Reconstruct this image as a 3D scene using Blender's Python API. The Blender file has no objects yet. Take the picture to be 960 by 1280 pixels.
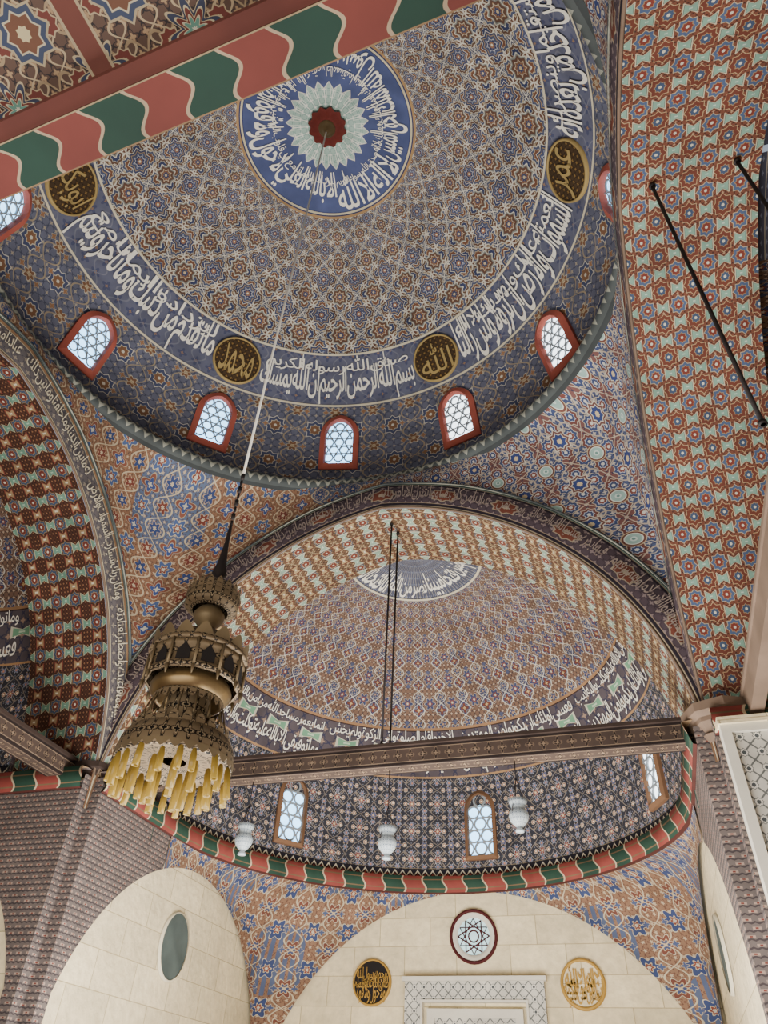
import bpy, math, random
from mathutils import Vector, Matrix
random.seed(4)
pi=math.pi; cos=math.cos; sin=math.sin
sc=bpy.context.scene; COL=sc.collection
# ---------------------------------------------------------------- helpers
def lin(h):
    h=h.lstrip('#'); o=[]
    for i in (0,2,4):
        c=int(h[i:i+2],16)/255; o.append(c/12.92 if c<=.04045 else ((c+.055)/1.055)**2.4)
    return tuple(o)
T=None; SAT=1.; VAL=1.
def paint(h):
    r,g,b=lin(h); l=.3*r+.55*g+.15*b
    return tuple(max(0,(l+(x-l)*SAT)*VAL) for x in (r,g,b))
class E:
    def __init__(s,k): s.k=k
    def __add__(a,b): return m('ADD',a,b)
    __radd__=__add__
    def __sub__(a,b): return m('SUBTRACT',a,b)
    def __rsub__(a,b): return m('SUBTRACT',b,a)
    def __mul__(a,b): return m('MULTIPLY',a,b)
    __rmul__=__mul__
    def __truediv__(a,b): return m('DIVIDE',a,b)
def m(op,*a):
    n=T.nodes.new('ShaderNodeMath'); n.operation=op
    for i,x in enumerate(a):
        if isinstance(x,E): T.links.new(x.k,n.inputs[i])
        else: n.inputs[i].default_value=x
    return E(n.outputs[0])
def fr(x): return m('FRACT',x)
def cell(x,o=0.): return m('FRACT',x+(.5+o))-.5
def ab(x): return m('ABSOLUTE',x)
def cs(x): return m('COSINE',x*(2*pi))
def sn(x): return m('SINE',x*(2*pi))
def mx(a,b): return m('MAXIMUM',a,b)
def mn(a,b): return m('MINIMUM',a,b)
def lt(a,b): return m('LESS_THAN',a,b)
def gt(a,b): return m('GREATER_THAN',a,b)
def near(a,c,w): return m('COMPARE',a,c,w)
def over(base,col,fac):
    n=T.nodes.new('ShaderNodeMixRGB')
    if isinstance(fac,E): T.links.new(fac.k,n.inputs[0])
    else: n.inputs[0].default_value=fac
    for i,x in ((1,base),(2,col)):
        if isinstance(x,E): T.links.new(x.k,n.inputs[i])
        else: n.inputs[i].default_value=(*(paint(x) if isinstance(x,str) else x),1)
    return E(n.outputs[0])
def mul(base,val):
    n=T.nodes.new('ShaderNodeMixRGB'); n.blend_type='MULTIPLY'; n.inputs[0].default_value=1
    T.links.new(base.k,n.inputs[1]); T.links.new(val.k,n.inputs[2]); return E(n.outputs[0])
def ramp(base,val,stops):
    n=T.nodes.new('ShaderNodeValToRGB'); r=n.color_ramp; r.interpolation='CONSTANT'
    T.links.new(val.k,n.inputs[0])
    while len(r.elements)<len(stops): r.elements.new(.5)
    for i,(p,c) in enumerate(stops):
        r.elements[i].position=p
        r.elements[i].color=(*(paint(c) if c else (0,0,0)),1 if c else 0)
    return over(base,E(n.outputs[0]),E(n.outputs[1]))
def motif(base,u,v,k,b,ph,stops,ou=0.,ov=0.):
    fu=cell(u,ou); fv=cell(v,ov)
    r=m('SQRT',fu*fu+fv*fv)*2
    if k:
        th=m('ARCTAN2',fv,fu); r=r/(1+b*m('COSINE',th*k+ph))
    return ramp(base,r,stops)
def star(base,u,v,stops,ou=0.,ov=0.):
    """eight-pointed star bands, stop 1 = edge of the cell"""
    x=ab(cell(u,ou)); y=ab(cell(v,ov))
    return ramp(base,mn(mx(x,y),(x+y)*.7071)*2,stops)
def bow(c,u,v,w,h,ou,ov,stops):
    """hour-glass / bow shaped block"""
    x=ab(cell(u,ou))/w; y=ab(cell(v,ov))/h
    return ramp(c,mx(x,y/(.45+.75*x))*.5,stops)
def ogee(base,u,v,A,w,col,o=0.):
    s=sn(v)*A
    f=mn(ab(cell(u+s,o)),ab(cell(u-s,o)))
    return over(base,col,lt(f,w))
def uv():
    n=T.nodes.new('ShaderNodeUVMap'); s=T.nodes.new('ShaderNodeSeparateXYZ'); T.links.new(n.outputs[0],s.inputs[0])
    return E(s.outputs[0]),E(s.outputs[1])
def noise(scale,detail=2):
    g=T.nodes.new('ShaderNodeTexCoord'); n=T.nodes.new('ShaderNodeTexNoise'); n.inputs['Scale'].default_value=scale; n.inputs['Detail'].default_value=detail
    T.links.new(g.outputs['Object'],n.inputs['Vector']); return E(n.outputs[0])
def mat(name,fn,rough=.75,metal=0.,emit=0.,age=.42,bump=0.,sat=1.,val=1.):
    global T,SAT,VAL
    SAT=sat;VAL=val
    M=bpy.data.materials.new(name); M.use_nodes=True; T=M.node_tree
    bs=T.nodes['Principled BSDF']; bs.inputs['Roughness'].default_value=rough; bs.inputs['Metallic'].default_value=metal
    bs.inputs['Specular IOR Level'].default_value=.2
    c=fn() if callable(fn) else fn
    if not isinstance(c,E): c=over(c,c,0.)
    if age>0: c=mul(c,noise(2.2,4)*age*2.4+(1-age*1.2))
    T.links.new(c.k,bs.inputs['Base Color'])
    if emit:
        T.links.new(c.k,bs.inputs['Emission Color']); bs.inputs['Emission Strength'].default_value=emit
    if bump:
        b=T.nodes.new('ShaderNodeBump'); b.inputs['Strength'].default_value=bump; b.inputs['Distance'].default_value=.03
        T.links.new(noise(9.,5).k,b.inputs['Height']); T.links.new(b.outputs[0],bs.inputs['Normal'])
    return M
CREAM='#e4dcc4'
def B(h): return over(h,h,0.)
# ---------------------------------------------------------------- painted patterns
def p_dome():
    u,v=uv(); c=B('#7c634a')
    fld=cs(u*2)+cs(v*2)
    c=over(c,'#4c5474',gt(fld,.95)); c=over(c,'#704636',lt(fld,-.9))
    c=motif(c,u*12,v*12,4,.35,0.,[(0,'#d8bc8c'),(.34,None),(.62,'#453b38'),(.76,None)])
    c=ogee(c,u*3,v*3,.25,.03,'#b8a478',.5)
    c=ogee(c,u,v,.25,.014,'#dedacc'); c=ogee(c,v,u,.25,.014,'#dedacc')
    c=ogee(c,u,v,.25,.009,'#d8d0b8',.5); c=ogee(c,v,u,.25,.009,'#d8d0b8',.5)
    c=star(c,u*2,v*2,[(0,CREAM),(.1,'#36416c'),(.3,'#b0ac9c'),(.35,'#6b4a36'),(.5,'#d4cdb8'),(.54,None)],.5,0.)
    c=star(c,u*2,v*2,[(0,CREAM),(.1,'#7e4c30'),(.3,'#c0b08c'),(.35,'#4c5678'),(.5,'#d4cdb8'),(.54,None)],0.,.5)
    c=star(c,u,v,[(0,CREAM),(.04,'#a06a40'),(.1,'#2e3866'),(.17,'#d8d6cc'),(.19,'#4a5478'),(.3,'#a88c5c'),(.335,'#3c4670'),(.4,CREAM),(.425,None)])
    c=star(c,u,v,[(0,'#dcc088'),(.05,'#404a74'),(.12,'#8c5a38'),(.19,'#d8d0b8'),(.21,'#6c4836'),(.32,'#868c84'),(.37,CREAM),(.395,None)],.5,.5)
    c=motif(c,u,v,8,.45,0.,[(0,None),(.2,'#98a0bc'),(.23,None)]); c=motif(c,u,v,8,.45,0.,[(0,None),(.2,'#c0a070'),(.23,None)],.5,.5)
    return c
def p_medal():
    u,v=uv(); c=B('#4e5a8a')
    st=.72+.14*ab(cell(u*24))*2
    c=over(c,'#a9c8ba',lt(v,st))
    c=motif(c,u*24,v*7,4,.35,0.,[(0,'#eceadc'),(.34,None),(.75,'#6c988c'),(.9,None)])
    c=over(c,'#4e5a8a',gt(v,st)); c=over(c,'#f0eee2',lt(ab(cell(u*24)),.05)*lt(v,st)*gt(v,.42)); c=over(c,'#dfe6d8',lt(ab(ab(cell(u*24))-.25),.04)*lt(v,st)*gt(v,.55))
    c=over(c,'#e6e2d2',lt(ab(v-st),.014))
    c=over(c,'#2f3868',gt(v,1.72)); c=over(c,'#d8cba2',near(v,1.755,.02)); c=over(c,'#b08a54',near(v,1.83,.03))
    return c
def p_band():
    u,v=uv(); c=B('#666a84')
    c=motif(c,u*3,v*3,4,.4,0.,[(0,'#9c7a5c'),(.16,'#50567a'),(.5,None)]); c=ogee(c,u*1.5,v*1.5,.25,.025,'#7c7f92')
    return c
def p_crown():
    u,v=uv(); c=B('#5c6076'); c=over(c,'#c8bfa4',lt(ab(cell(u*6)),.05)); c=motif(c,u*10,v*6,4,.3,0.,[(0,'#8f98b4'),(.3,None)]); return c
def p_winzone():
    u,v=uv(); c=B('#6c7088')
    c=motif(c,u*5,v*5,4,.35,0.,[(0,'#b4a68c'),(.3,None),(.6,'#4c506a'),(.78,None)])
    c=star(c,u,v,[(0,CREAM),(.06,'#93643e'),(.2,'#d4cbb0'),(.235,'#4a547c'),(.36,'#d7d2c0'),(.395,None)])
    c=motif(c,u,v,6,.25,0.,[(0,'#d8c090'),(.08,'#8c5c38'),(.22,'#cfc8b2'),(.26,None)],.5,.5)
    c=motif(c,u*2,v*2,4,.3,0.,[(0,'#a87448'),(.2,'#b8b09a'),(.25,None)],.5,0.)
    c=ogee(c,u,v,.25,.018,'#b09c78',.5)
    return c
def p_pendA():
    u,v=uv(); c=B('#a8744c')
    big=sn(u*.27+v*.15)+sn(u*.17-v*.23)
    c=over(c,'#62789f',gt(big,.5))
    c=motif(c,u*6,v*6,5,.35,0.,[(0,'#dcbc90'),(.33,None),(.62,'#6a4c40'),(.78,None)])
    c=motif(c,u,v,6,.25,0.,[(0,CREAM),(.08,'#9a3c28'),(.16,'#e0d0a8'),(.19,'#4d6aa6'),(.34,'#dccfae'),(.38,None)],.5,0.)
    c=motif(c,u,v,4,.35,0.,[(0,'#e0d8c0'),(.1,'#3b57a0'),(.22,'#c9c0ae'),(.25,'#9c5238'),(.36,'#c9b088'),(.4,None)],.5,.5)
    c=motif(c,u,v,6,.3,0.,[(0,'#e0c8a0'),(.08,'#34508f'),(.24,'#d8b48a'),(.28,None)],0.,.25)
    c=motif(c,u,v,6,.3,0.,[(0,'#e0c8a0'),(.08,'#8e3c2a'),(.22,'#d8b48a'),(.26,None)],0.,.75)
    c=ogee(c,u,v,.25,.02,'#e0c89a')
    return c
def p_pendB():
    u,v=uv(); c=B('#50608c')
    c=over(c,'#84504a',gt(ab(cs(u)*cs(v)),.5))
    c=motif(c,u*6,v*6,4,.35,0.,[(0,'#c9bca8'),(.32,None),(.6,'#3c3a56'),(.76,None)])
    c=star(c,u*2,v*2,[(0,'#dcd8cc'),(.1,'#8c4434'),(.22,'#b8c0d0'),(.27,'#3c4e80'),(.42,'#cbbda2'),(.47,None)],.5,0.)
    c=star(c,u*2,v*2,[(0,'#dcd8cc'),(.1,'#3c4e80'),(.22,'#b8c0d0'),(.27,'#7c4238'),(.42,'#cbbda2'),(.47,None)],0.,.5)
    c=ogee(c,u,v,.25,.015,'#cdb898'); c=ogee(c,v,u,.25,.015,'#c0ab92')
    c=motif(c,u,v,0,0.,0.,[(0,'#6fa298'),(.05,'#d4eae0'),(.1,'#98c4b8'),(.22,'#dfe8da'),(.255,'#7d4434'),(.31,'#c9b083'),(.34,None)],.5,.5)
    c=star(c,u,v,[(0,'#e0c48c'),(.08,'#34488a'),(.2,'#d9d0b8'),(.235,'#7c4a44'),(.3,'#d9d0b8'),(.33,None)])
    return c
def p_sofR():
    u,v=uv(); c=B('#85492f')
    c=motif(c,u*6,v*6,4,.35,0.,[(0,'#c4946c'),(.34,None),(.6,'#462826'),(.78,None)])
    c=star(c,u,v,[(0,CREAM),(.07,'#8c3424'),(.2,'#b08c5c'),(.24,'#4f6690'),(.38,'#c4b08a'),(.42,None)],.5,0.)
    c=star(c,u,v,[(0,CREAM),(.07,'#42587c'),(.2,'#b08c5c'),(.24,'#7c3a26'),(.42,'#c8a470'),(.46,None)],0.,.5)
    q=[(0,'#c4dcc8'),(.1,'#84b8a0'),(.38,'#3c4c48'),(.41,'#d4cba8'),(.48,None)]
    c=bow(c,u,v,.2,.17,0.,0.,q); c=bow(c,u,v,.2,.17,.5,.5,q)
    return c
def p_sofB():
    u,v=uv(); c=B('#7c5a3a')
    c=motif(c,u*5,v*5,4,.35,0.,[(0,'#cca874'),(.36,None),(.62,'#442c28'),(.8,None)])
    c=ogee(c,u,v,.25,.025,'#c4a878')
    c=star(c,u,v,[(0,CREAM),(.08,'#8a3a26'),(.26,'#c9b48c'),(.32,'#4c5a74'),(.4,None)],.5,0.)
    c=bow(c,u,v,.27,.2,0.,0.,[(0,'#e6ecd8'),(.12,'#9cc4a8'),(.4,'#e4dcc0'),(.5,None)]); c=bow(c,u,v,.27,.2,.5,.5,[(0,'#efe6cc'),(.12,'#c4a468'),(.38,'#7c3d2a'),(.5,None)])
    return c
def p_sofL():
    u,v=uv(); c=B('#55301f')
    c=motif(c,u*6,v*6,4,.35,0.,[(0,'#a06c44'),(.36,None),(.62,'#28181a'),(.8,None)])
    c=star(c,u,v,[(0,CREAM),(.08,'#7a3024'),(.24,'#a98c64'),(.28,'#3c5270'),(.42,'#9c8058'),(.46,None)],.5,0.)
    c=bow(c,u,v,.23,.2,0.,0.,[(0,'#a8ccb0'),(.12,'#6c9c84'),(.4,'#c4b894'),(.48,None)]); c=bow(c,u,v,.23,.2,.5,.5,[(0,'#e0d6b8'),(.14,'#a8885c'),(.38,'#8c3c2c'),(.48,None)])
    return c
def mbase(c,v,e):
    c=over(c,'#3c4a46',gt(v,.93)); c=over(c,'#7f9a8c',near(v,.92,.012)); c=over(c,'#7c5c42',lt(v,.07)); return over(c,e,near(v,.09,.012))
def p_mould():
    u,v=uv(); c=B('#564850')
    c=motif(c,u*6,v*5,4,.35,0.,[(0,'#8f7d7c'),(.4,None),(.7,'#3a3038'),(.8,None)])
    c=star(c,u*.8,v-.5,[(0,'#b8a890'),(.1,'#7c4434'),(.3,'#a89880'),(.35,None)])
    c=mbase(c,v,'#cdbd98'); c=over(c,'#2c2630',near(v,.15,.03)); c=over(c,'#2c2630',near(v,.86,.03)); c=over(c,'#a58f74',near(v,.895,.008)); c=over(c,'#a58f74',near(v,.19,.008))
    return c
def p_mouldL():
    u,v=uv(); c=B('#645e60')
    c=motif(c,u*6,v*5,4,.35,0.,[(0,'#948878'),(.4,None),(.7,'#403e48'),(.8,None)])
    c=mbase(c,v,'#d9cba4'); c=over(c,'#a9825a',near(v,.8,.05)); c=over(c,'#d9cba4',near(v,.73,.012))
    return c
def p_semi():
    u,v=uv(); c=B('#8a664e')
    c=over(c,'#565e84',gt(cs(u)*cs(v*.5),.35))
    c=motif(c,u*5,v*5,4,.35,0.,[(0,'#d0b494'),(.36,None),(.6,'#4a3a3c'),(.78,None)])
    c=motif(c,u,v,6,.3,0.,[(0,CREAM),(.08,'#9a4a30'),(.18,'#3a4878'),(.36,'#d8ccb4'),(.4,'#7c4c3c'),(.5,'#c0b098'),(.54,None)],.5,0.)
    c=motif(c,u,v,4,.4,0.,[(0,'#e0b870'),(.1,'#84402a'),(.26,'#3c4a7a'),(.36,'#d8ccb4'),(.41,None)],0.,.25)
    c=motif(c,u,v,5,.35,0.,[(0,'#c99a64'),(.08,'#3c4a7a'),(.22,'#d6c8a8'),(.27,None)],0.,.75)
    c=ogee(c,u,v,.25,.022,'#e0d8c8')
    return c
def p_semiband():
    u,v=uv(); c=B('#5c5258')
    c=motif(c,u*3.2,v*4,4,.35,0.,[(0,'#a98a72'),(.3,None),(.6,'#3a3a54'),(.78,None)])
    c=bow(c,u*1.1,v-.56,.3,.09,0.,0.,[(0,'#c8e0c0'),(.15,'#74b088'),(.4,'#d8d4ba'),(.5,None)])
    c=over(c,'#b88c58',lt(v,.04)); c=over(c,'#a87c50',gt(v,.95)); c=over(c,'#3c2824',near(v,.94,.01))
    return c
def p_drum():
    u,v=uv(); c=B('#33343f')
    c=motif(c,u*7,v*7,5,.4,0.,[(0,'#7c8294'),(.24,None),(.7,None)])
    c=ogee(c,u,v,.25,.02,'#86786a'); c=ogee(c,v,u,.25,.02,'#86786a')
    c=star(c,u*2,v*2,[(0,'#ece0c4'),(.1,'#a8603a'),(.2,'#dccfae'),(.25,None)],.5,0.)
    c=motif(c,u*2,v*2,6,.3,0.,[(0,'#cd8248'),(.14,'#5c6a94'),(.28,'#b0b2ba'),(.33,None)],0.,.5)
    c=motif(c,u,v,6,.35,0.,[(0,'#e8c890'),(.08,'#8a3c2c'),(.2,'#c8ccd4'),(.24,None)])
    c=motif(c,u,v,6,.35,0.,[(0,'#d8b080'),(.08,'#44568a'),(.2,'#b89c70'),(.24,None)],.5,.5)
    return c
def p_drumbase():
    u,v=uv(); z=ab(cell(u*6))*2; c=B('#1e1c26')
    c=over(c,'#c9bda4',lt(ab(v-z*.5-.25),.09)); c=over(c,'#8f3a2a',lt(v,z*.5)); c=over(c,'#a8946c',gt(v,.93))
    return c
def p_wavy():
    u,v=uv(); w=fr(u+.05*sn(v*1.))
    c=over('#9c4238','#2a4e3e',gt(w,.5)); c=over(c,'#7c6444',near(v,.25,.03)); c=over(c,'#7c6444',near(v,.75,.03)); d=mn(ab(cell(w)),ab(w-.5)); c=over(c,'#d8bf98',lt(d,.02))
    c=over(c,'#5a2c26',lt(v,.05)); c=over(c,'#b89468',gt(v,.95)); return c
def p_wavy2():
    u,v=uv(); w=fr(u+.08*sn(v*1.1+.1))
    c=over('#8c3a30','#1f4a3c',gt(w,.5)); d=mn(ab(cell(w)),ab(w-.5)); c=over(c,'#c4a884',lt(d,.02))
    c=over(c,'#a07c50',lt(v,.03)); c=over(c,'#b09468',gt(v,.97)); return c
def p_spand():
    u,v=uv(); c=B('#a87c5a')
    c=motif(c,u*5,v*5,5,.35,0.,[(0,'#e0c8a0'),(.33,None),(.62,'#7c5040'),(.78,None)])
    q=sn(u*.31+v*.17)+sn(u*.19-v*.27); c=over(c,'#5f7098',gt(q,.6)*lt(ab(cell(u*5)),.3))
    c=motif(c,u,v,6,.25,0.,[(0,CREAM),(.08,'#a2462c'),(.16,'#e4d0a4'),(.2,'#40548c'),(.42,'#e4d8b8'),(.46,None)])
    c=motif(c,u,v,6,.25,0.,[(0,'#dcb070'),(.08,'#4a5c90'),(.2,'#dcbc8c'),(.25,'#8c4c38'),(.4,'#e4d8b8'),(.44,None)],.5,.5)
    c=motif(c,u*2,v*2,4,.35,0.,[(0,'#54679a'),(.24,'#d8c8a8'),(.3,None)],.5,0.)
    c=ogee(c,u,v,.25,.02,'#e4d4ac',.5)
    return c
def p_dash():
    u,v=uv(); c=B('#80736e'); row=m('FLOOR',v*12.)
    x=fr(u*6.+row*.5); y=fr(v*12.); z=ab(cell(u*12.))*2
    c=over(c,'#544a4c',lt(ab(y-.2-z*.2),.12)); c=over(c,'#c4a692',lt(x,.55)*near(y,.65,.16)); c=over(c,'#8f4238',near(x,.27,.1)*near(y,.65,.1))
    return c
def p_stone():
    u,v=uv(); row=m('FLOOR',v*1.9); y=fr(v*1.9); x=fr(u*.9+row*.5)
    c=B('#e2d3ae'); n=T.nodes.new('ShaderNodeTexWhiteNoise'); n.noise_dimensions='2D'
    cmb=T.nodes.new('ShaderNodeCombineXYZ'); T.links.new(m('FLOOR',u*.9+row*.5).k,cmb.inputs[0]); T.links.new(row.k,cmb.inputs[1]); T.links.new(cmb.outputs[0],n.inputs['Vector'])
    c=mul(c,E(n.outputs[0])*.2+.82); c=mul(c,noise(8.,5)*.45+.77)
    c=over(c,'#ac9c78',mx(lt(y,.025),lt(x,.014))); return c
def p_marble():
    u,v=uv(); c=B('#d6d2c6'); U=u*5;V=v*5
    c=over(c,'#6f7270',lt(mn(ab(cell(U+V)),ab(cell(U-V))),.07)); c=star(c,U,V,[(0,'#555a5c'),(.2,'#e8e4d8'),(.34,'#6f7270'),(.42,None)])
    return c
def p_beam():
    u,v=uv(); c=B('#4e3f37')
    c=motif(c,u*5,v*1,4,.4,0.,[(0,'#8c745c'),(.2,'#2c2220'),(.42,'#7c6650'),(.5,None)],0.,.5)
    c=motif(c,u*10,v*2,4,.3,0.,[(0,'#6e5a4a'),(.3,None)],.5,0.)
    c=over(c,'#2c2220',lt(v,.12)); c=over(c,'#2c2220',gt(v,.88)); c=over(c,'#8c7660',near(v,.15,.02)); c=over(c,'#8c7660',near(v,.85,.02)); return c
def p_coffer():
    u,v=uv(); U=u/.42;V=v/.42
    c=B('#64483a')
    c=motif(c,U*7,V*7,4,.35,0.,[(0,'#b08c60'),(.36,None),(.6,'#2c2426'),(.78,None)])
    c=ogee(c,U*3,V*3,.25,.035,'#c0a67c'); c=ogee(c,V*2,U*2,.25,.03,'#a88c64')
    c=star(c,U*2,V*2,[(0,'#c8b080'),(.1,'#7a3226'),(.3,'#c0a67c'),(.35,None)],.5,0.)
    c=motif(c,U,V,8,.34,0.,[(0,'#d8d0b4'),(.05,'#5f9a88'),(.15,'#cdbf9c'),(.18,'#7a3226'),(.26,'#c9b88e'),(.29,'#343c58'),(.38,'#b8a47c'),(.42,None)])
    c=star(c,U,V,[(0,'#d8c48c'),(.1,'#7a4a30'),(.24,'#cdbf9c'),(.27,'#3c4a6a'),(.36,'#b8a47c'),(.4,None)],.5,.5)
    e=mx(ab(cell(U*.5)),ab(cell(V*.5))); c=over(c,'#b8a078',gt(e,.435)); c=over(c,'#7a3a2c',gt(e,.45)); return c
def p_cornice():
    u,v=uv(); c=B('#4e5454'); s=ab(cell(u*5))*2
    c=over(c,'#9c9d90',lt(ab(v-.35-s*.3),.09)); c=over(c,'#2e3434',gt(v,.8)); c=over(c,'#3a3f40',lt(v,.16)); return c
def p_carpet():
    u,v=uv(); c=B('#9c5a48'); c=motif(c,u,v,4,.3,0.,[(0,'#d8c49c'),(.3,'#5a2c30'),(.5,'#c9a070'),(.6,None)]); return c
def p_brass():
    u,v=uv(); c=B('#74644e'); c=motif(c,u*1.,v*1.,4,.4,0.,[(0,'#0c0a08'),(.34,'#a8967a'),(.42,None),(.6,'#1c1612'),(.8,None)]); return c
def p_lampglass():
    u,v=uv(); c=B('#b8c2c6'); c=motif(c,u*5,v*5,4,.35,0.,[(0,'#4c6076'),(.3,'#dfe4e6'),(.4,None),(.6,'#7c8a98'),(.8,None)]); return c
def p_roundel():
    u,v=uv(); c=B('#4a3a28'); c=motif(c,u*9,v*9,4,.35,0.,[(0,'#8a6c3c'),(.36,None),(.65,'#2a2018'),(.8,None)]); return c
MT={}
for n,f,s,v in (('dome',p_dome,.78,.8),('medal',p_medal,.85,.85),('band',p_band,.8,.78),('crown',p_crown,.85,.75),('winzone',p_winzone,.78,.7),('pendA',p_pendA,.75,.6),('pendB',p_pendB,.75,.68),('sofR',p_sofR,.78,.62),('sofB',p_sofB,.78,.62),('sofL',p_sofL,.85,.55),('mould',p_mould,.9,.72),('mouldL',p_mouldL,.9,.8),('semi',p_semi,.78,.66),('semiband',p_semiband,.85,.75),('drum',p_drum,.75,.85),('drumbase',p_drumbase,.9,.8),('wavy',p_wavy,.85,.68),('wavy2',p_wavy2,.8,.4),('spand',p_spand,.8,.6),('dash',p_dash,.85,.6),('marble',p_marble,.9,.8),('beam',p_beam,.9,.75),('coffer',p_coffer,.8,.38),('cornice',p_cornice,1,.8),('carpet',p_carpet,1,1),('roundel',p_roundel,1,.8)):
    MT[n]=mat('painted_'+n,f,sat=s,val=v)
MT['stone']=mat('cream_stone',p_stone,rough=.85,age=.18,bump=.7)
MT['textw']=mat('white_lettering','#ebe7da',age=.1); MT['textm']=mat('faded_lettering','#8f8178',age=.2)
MT['textc']=mat('cream_lettering','#cfc6ac',age=.15); MT['gold']=mat('gold_lettering','#a8843e',rough=.5,metal=.1,age=.25); MT['gold2']=mat('dull_gold_lettering','#a08a58',rough=.6,age=.25)
MT['frame']=mat('red_window_frame','#b46052',age=.25,val=.8); MT['framew']=mat('wooden_window_frame','#7c5c44',age=.2,val=.8)
MT['glass']=mat('daylit_glass','#8fc8f2',rough=.2,emit=5.,age=.25); MT['glass2']=mat('white_daylit_glass','#e8f2fa',rough=.2,emit=4.0,age=.1)
MT['lattice']=mat('plaster_lattice','#868d92',age=.15)
MT['dark']=mat('black_panel','#1d1a1a',age=.2)
MT['iron']=mat('dark_iron','#241f1f',rough=.6,age=.2); MT['steel']=mat('pale_cable','#d8d4ca',rough=.5,age=.1)
MT['brownwood']=mat('dark_brown_wood','#352a25',age=.3); MT['palewood']=mat('weathered_pale_wood','#6e5c4e',age=.35)
MT['brass']=mat('pierced_brass',p_brass,rough=.6,metal=.25,age=.35,val=.85); MT['brassp']=mat('tarnished_brass','#6e604a',rough=.5,metal=.5,age=.35)
MT['bowl']=mat('polished_brass','#746246',rough=.35,metal=.8,age=.45)
MT['tube']=mat('yellowed_glass','#7a642a',rough=.18,age=.5)
MT['lampg']=mat('white_lamp_glass',p_lampglass,rough=.25,age=.1,val=.75)
MT['redpaint']=mat('red_painted_wood','#7c3a30',age=.45,val=.34,sat=.85); MT['redboss']=mat('brown_red_boss','#5c241e',age=.3)
MT['slate']=mat('grey_green_plaque','#4c5654',age=.5); MT['white']=mat('white_plaster','#cfcabc',age=.15)
MT['colg']=mat('coloured_glass','#aed0d4',emit=.9,age=.4); MT['maroon']=mat('maroon_ring','#461a1c',age=.2)
# ---------------------------------------------------------------- mesh helpers
def tag(o,kind=None,label=None,cat=None,group=None):
    if kind:o['kind']=kind
    if label:o['label']=label
    if cat:o['category']=cat
    if group:o['group']=group
    return o
def newobj(name,vs,fs,mt,uvs=None,smooth=True,parent=None,kind=None,label=None,cat=None,group=None):
    me=bpy.data.meshes.new(name); me.from_pydata([tuple(v) for v in vs],[],fs); me.update()
    me.materials.append(MT[mt] if isinstance(mt,str) else mt)
    if uvs:
        L=me.uv_layers.new(name='UVMap')
        for lp in me.loops: L.data[lp.index].uv=uvs[lp.vertex_index]
    if smooth:
        for p in me.polygons: p.use_smooth=True
    o=bpy.data.objects.new(name,me); COL.objects.link(o)
    if parent: o.parent=parent
    return tag(o,kind,label,cat,group)
def empty(name,loc,label,cat,group=None,kind=None):
    o=bpy.data.objects.new(name,None); o.empty_display_size=.1; COL.objects.link(o); o.location=loc; return tag(o,kind,label,cat,group)
def repeat(o,n):
    for q in range(1,n):
        c=o.copy(); COL.objects.link(c); c.parent=o.parent; c.rotation_euler=(0,0,2*pi*q/n)
class Buf:
    def __init__(s): s.v=[];s.f=[];s.u=[]
    def grid(s,nu,nv,fn):
        b=len(s.v)
        for j in range(nv+1):
            for i in range(nu+1):
                r=fn(i/nu,j/nv); s.v.append(tuple(r[:3])); s.u.append((r[3],r[4]) if len(r)>3 else (i/nu,j/nv))
        for j in range(nv):
            for i in range(nu):
                a=b+j*(nu+1)+i; s.f.append((a,a+1,a+nu+2,a+nu+1))
        return s
    def box(s,x0,x1,y0,y1,z0,z1,us=1.):
        for (P,ua,vb) in (([(x0,y0,z0),(x1,y0,z0),(x1,y0,z1),(x0,y0,z1)],0,2),([(x1,y1,z0),(x0,y1,z0),(x0,y1,z1),(x1,y1,z1)],0,2),([(x0,y0,z0),(x0,y1,z0),(x1,y1,z0),(x1,y0,z0)],0,1),([(x0,y0,z1),(x1,y0,z1),(x1,y1,z1),(x0,y1,z1)],0,1),([(x0,y1,z0),(x0,y0,z0),(x0,y0,z1),(x0,y1,z1)],1,2),([(x1,y0,z0),(x1,y1,z0),(x1,y1,z1),(x1,y0,z1)],1,2)):
            b=len(s.v); s.v+=P; s.u+=[(p[ua]*us,p[vb]*us) for p in P]; s.f.append((b,b+1,b+2,b+3))
        return s
    def lathe(s,prof,seg,us=1.,vs=1.,c=(0,0,0)):
        L=[0]
        for a,b in zip(prof,prof[1:]): L.append(L[-1]+math.dist(a,b))
        n=len(prof)-1
        def fn(i,j):
            k=round(j*n); r,z=prof[k]; a=2*pi*i; return (c[0]+r*cos(a),c[1]+r*sin(a),c[2]+z,i*us,L[k]*vs)
        return s.grid(seg,n,fn)
    def tube(s,p,q,r,seg=8,r2=None):
        p=Vector(p);q=Vector(q);d=(q-p); L=d.length; M=d.to_track_quat('Z','Y').to_matrix(); r2=r if r2 is None else r2
        def fn(i,j):
            rr=r+(r2-r)*j; w=p+M@Vector((rr*cos(2*pi*i),rr*sin(2*pi*i),L*j)); return (*w,i,L*j)
        s.grid(seg,1,fn); b=len(s.v)-2*(seg+1)
        s.f.append(tuple(b+i for i in range(seg))[::-1]); s.f.append(tuple(b+seg+1+i for i in range(seg))); return s
    def xf(s,M):
        s.v=[tuple(M@Vector(v)) for v in s.v]; return s
    def obj(s,name,mt,**k):
        return newobj(name,s.v,s.f,mt,s.u,**k)
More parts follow.
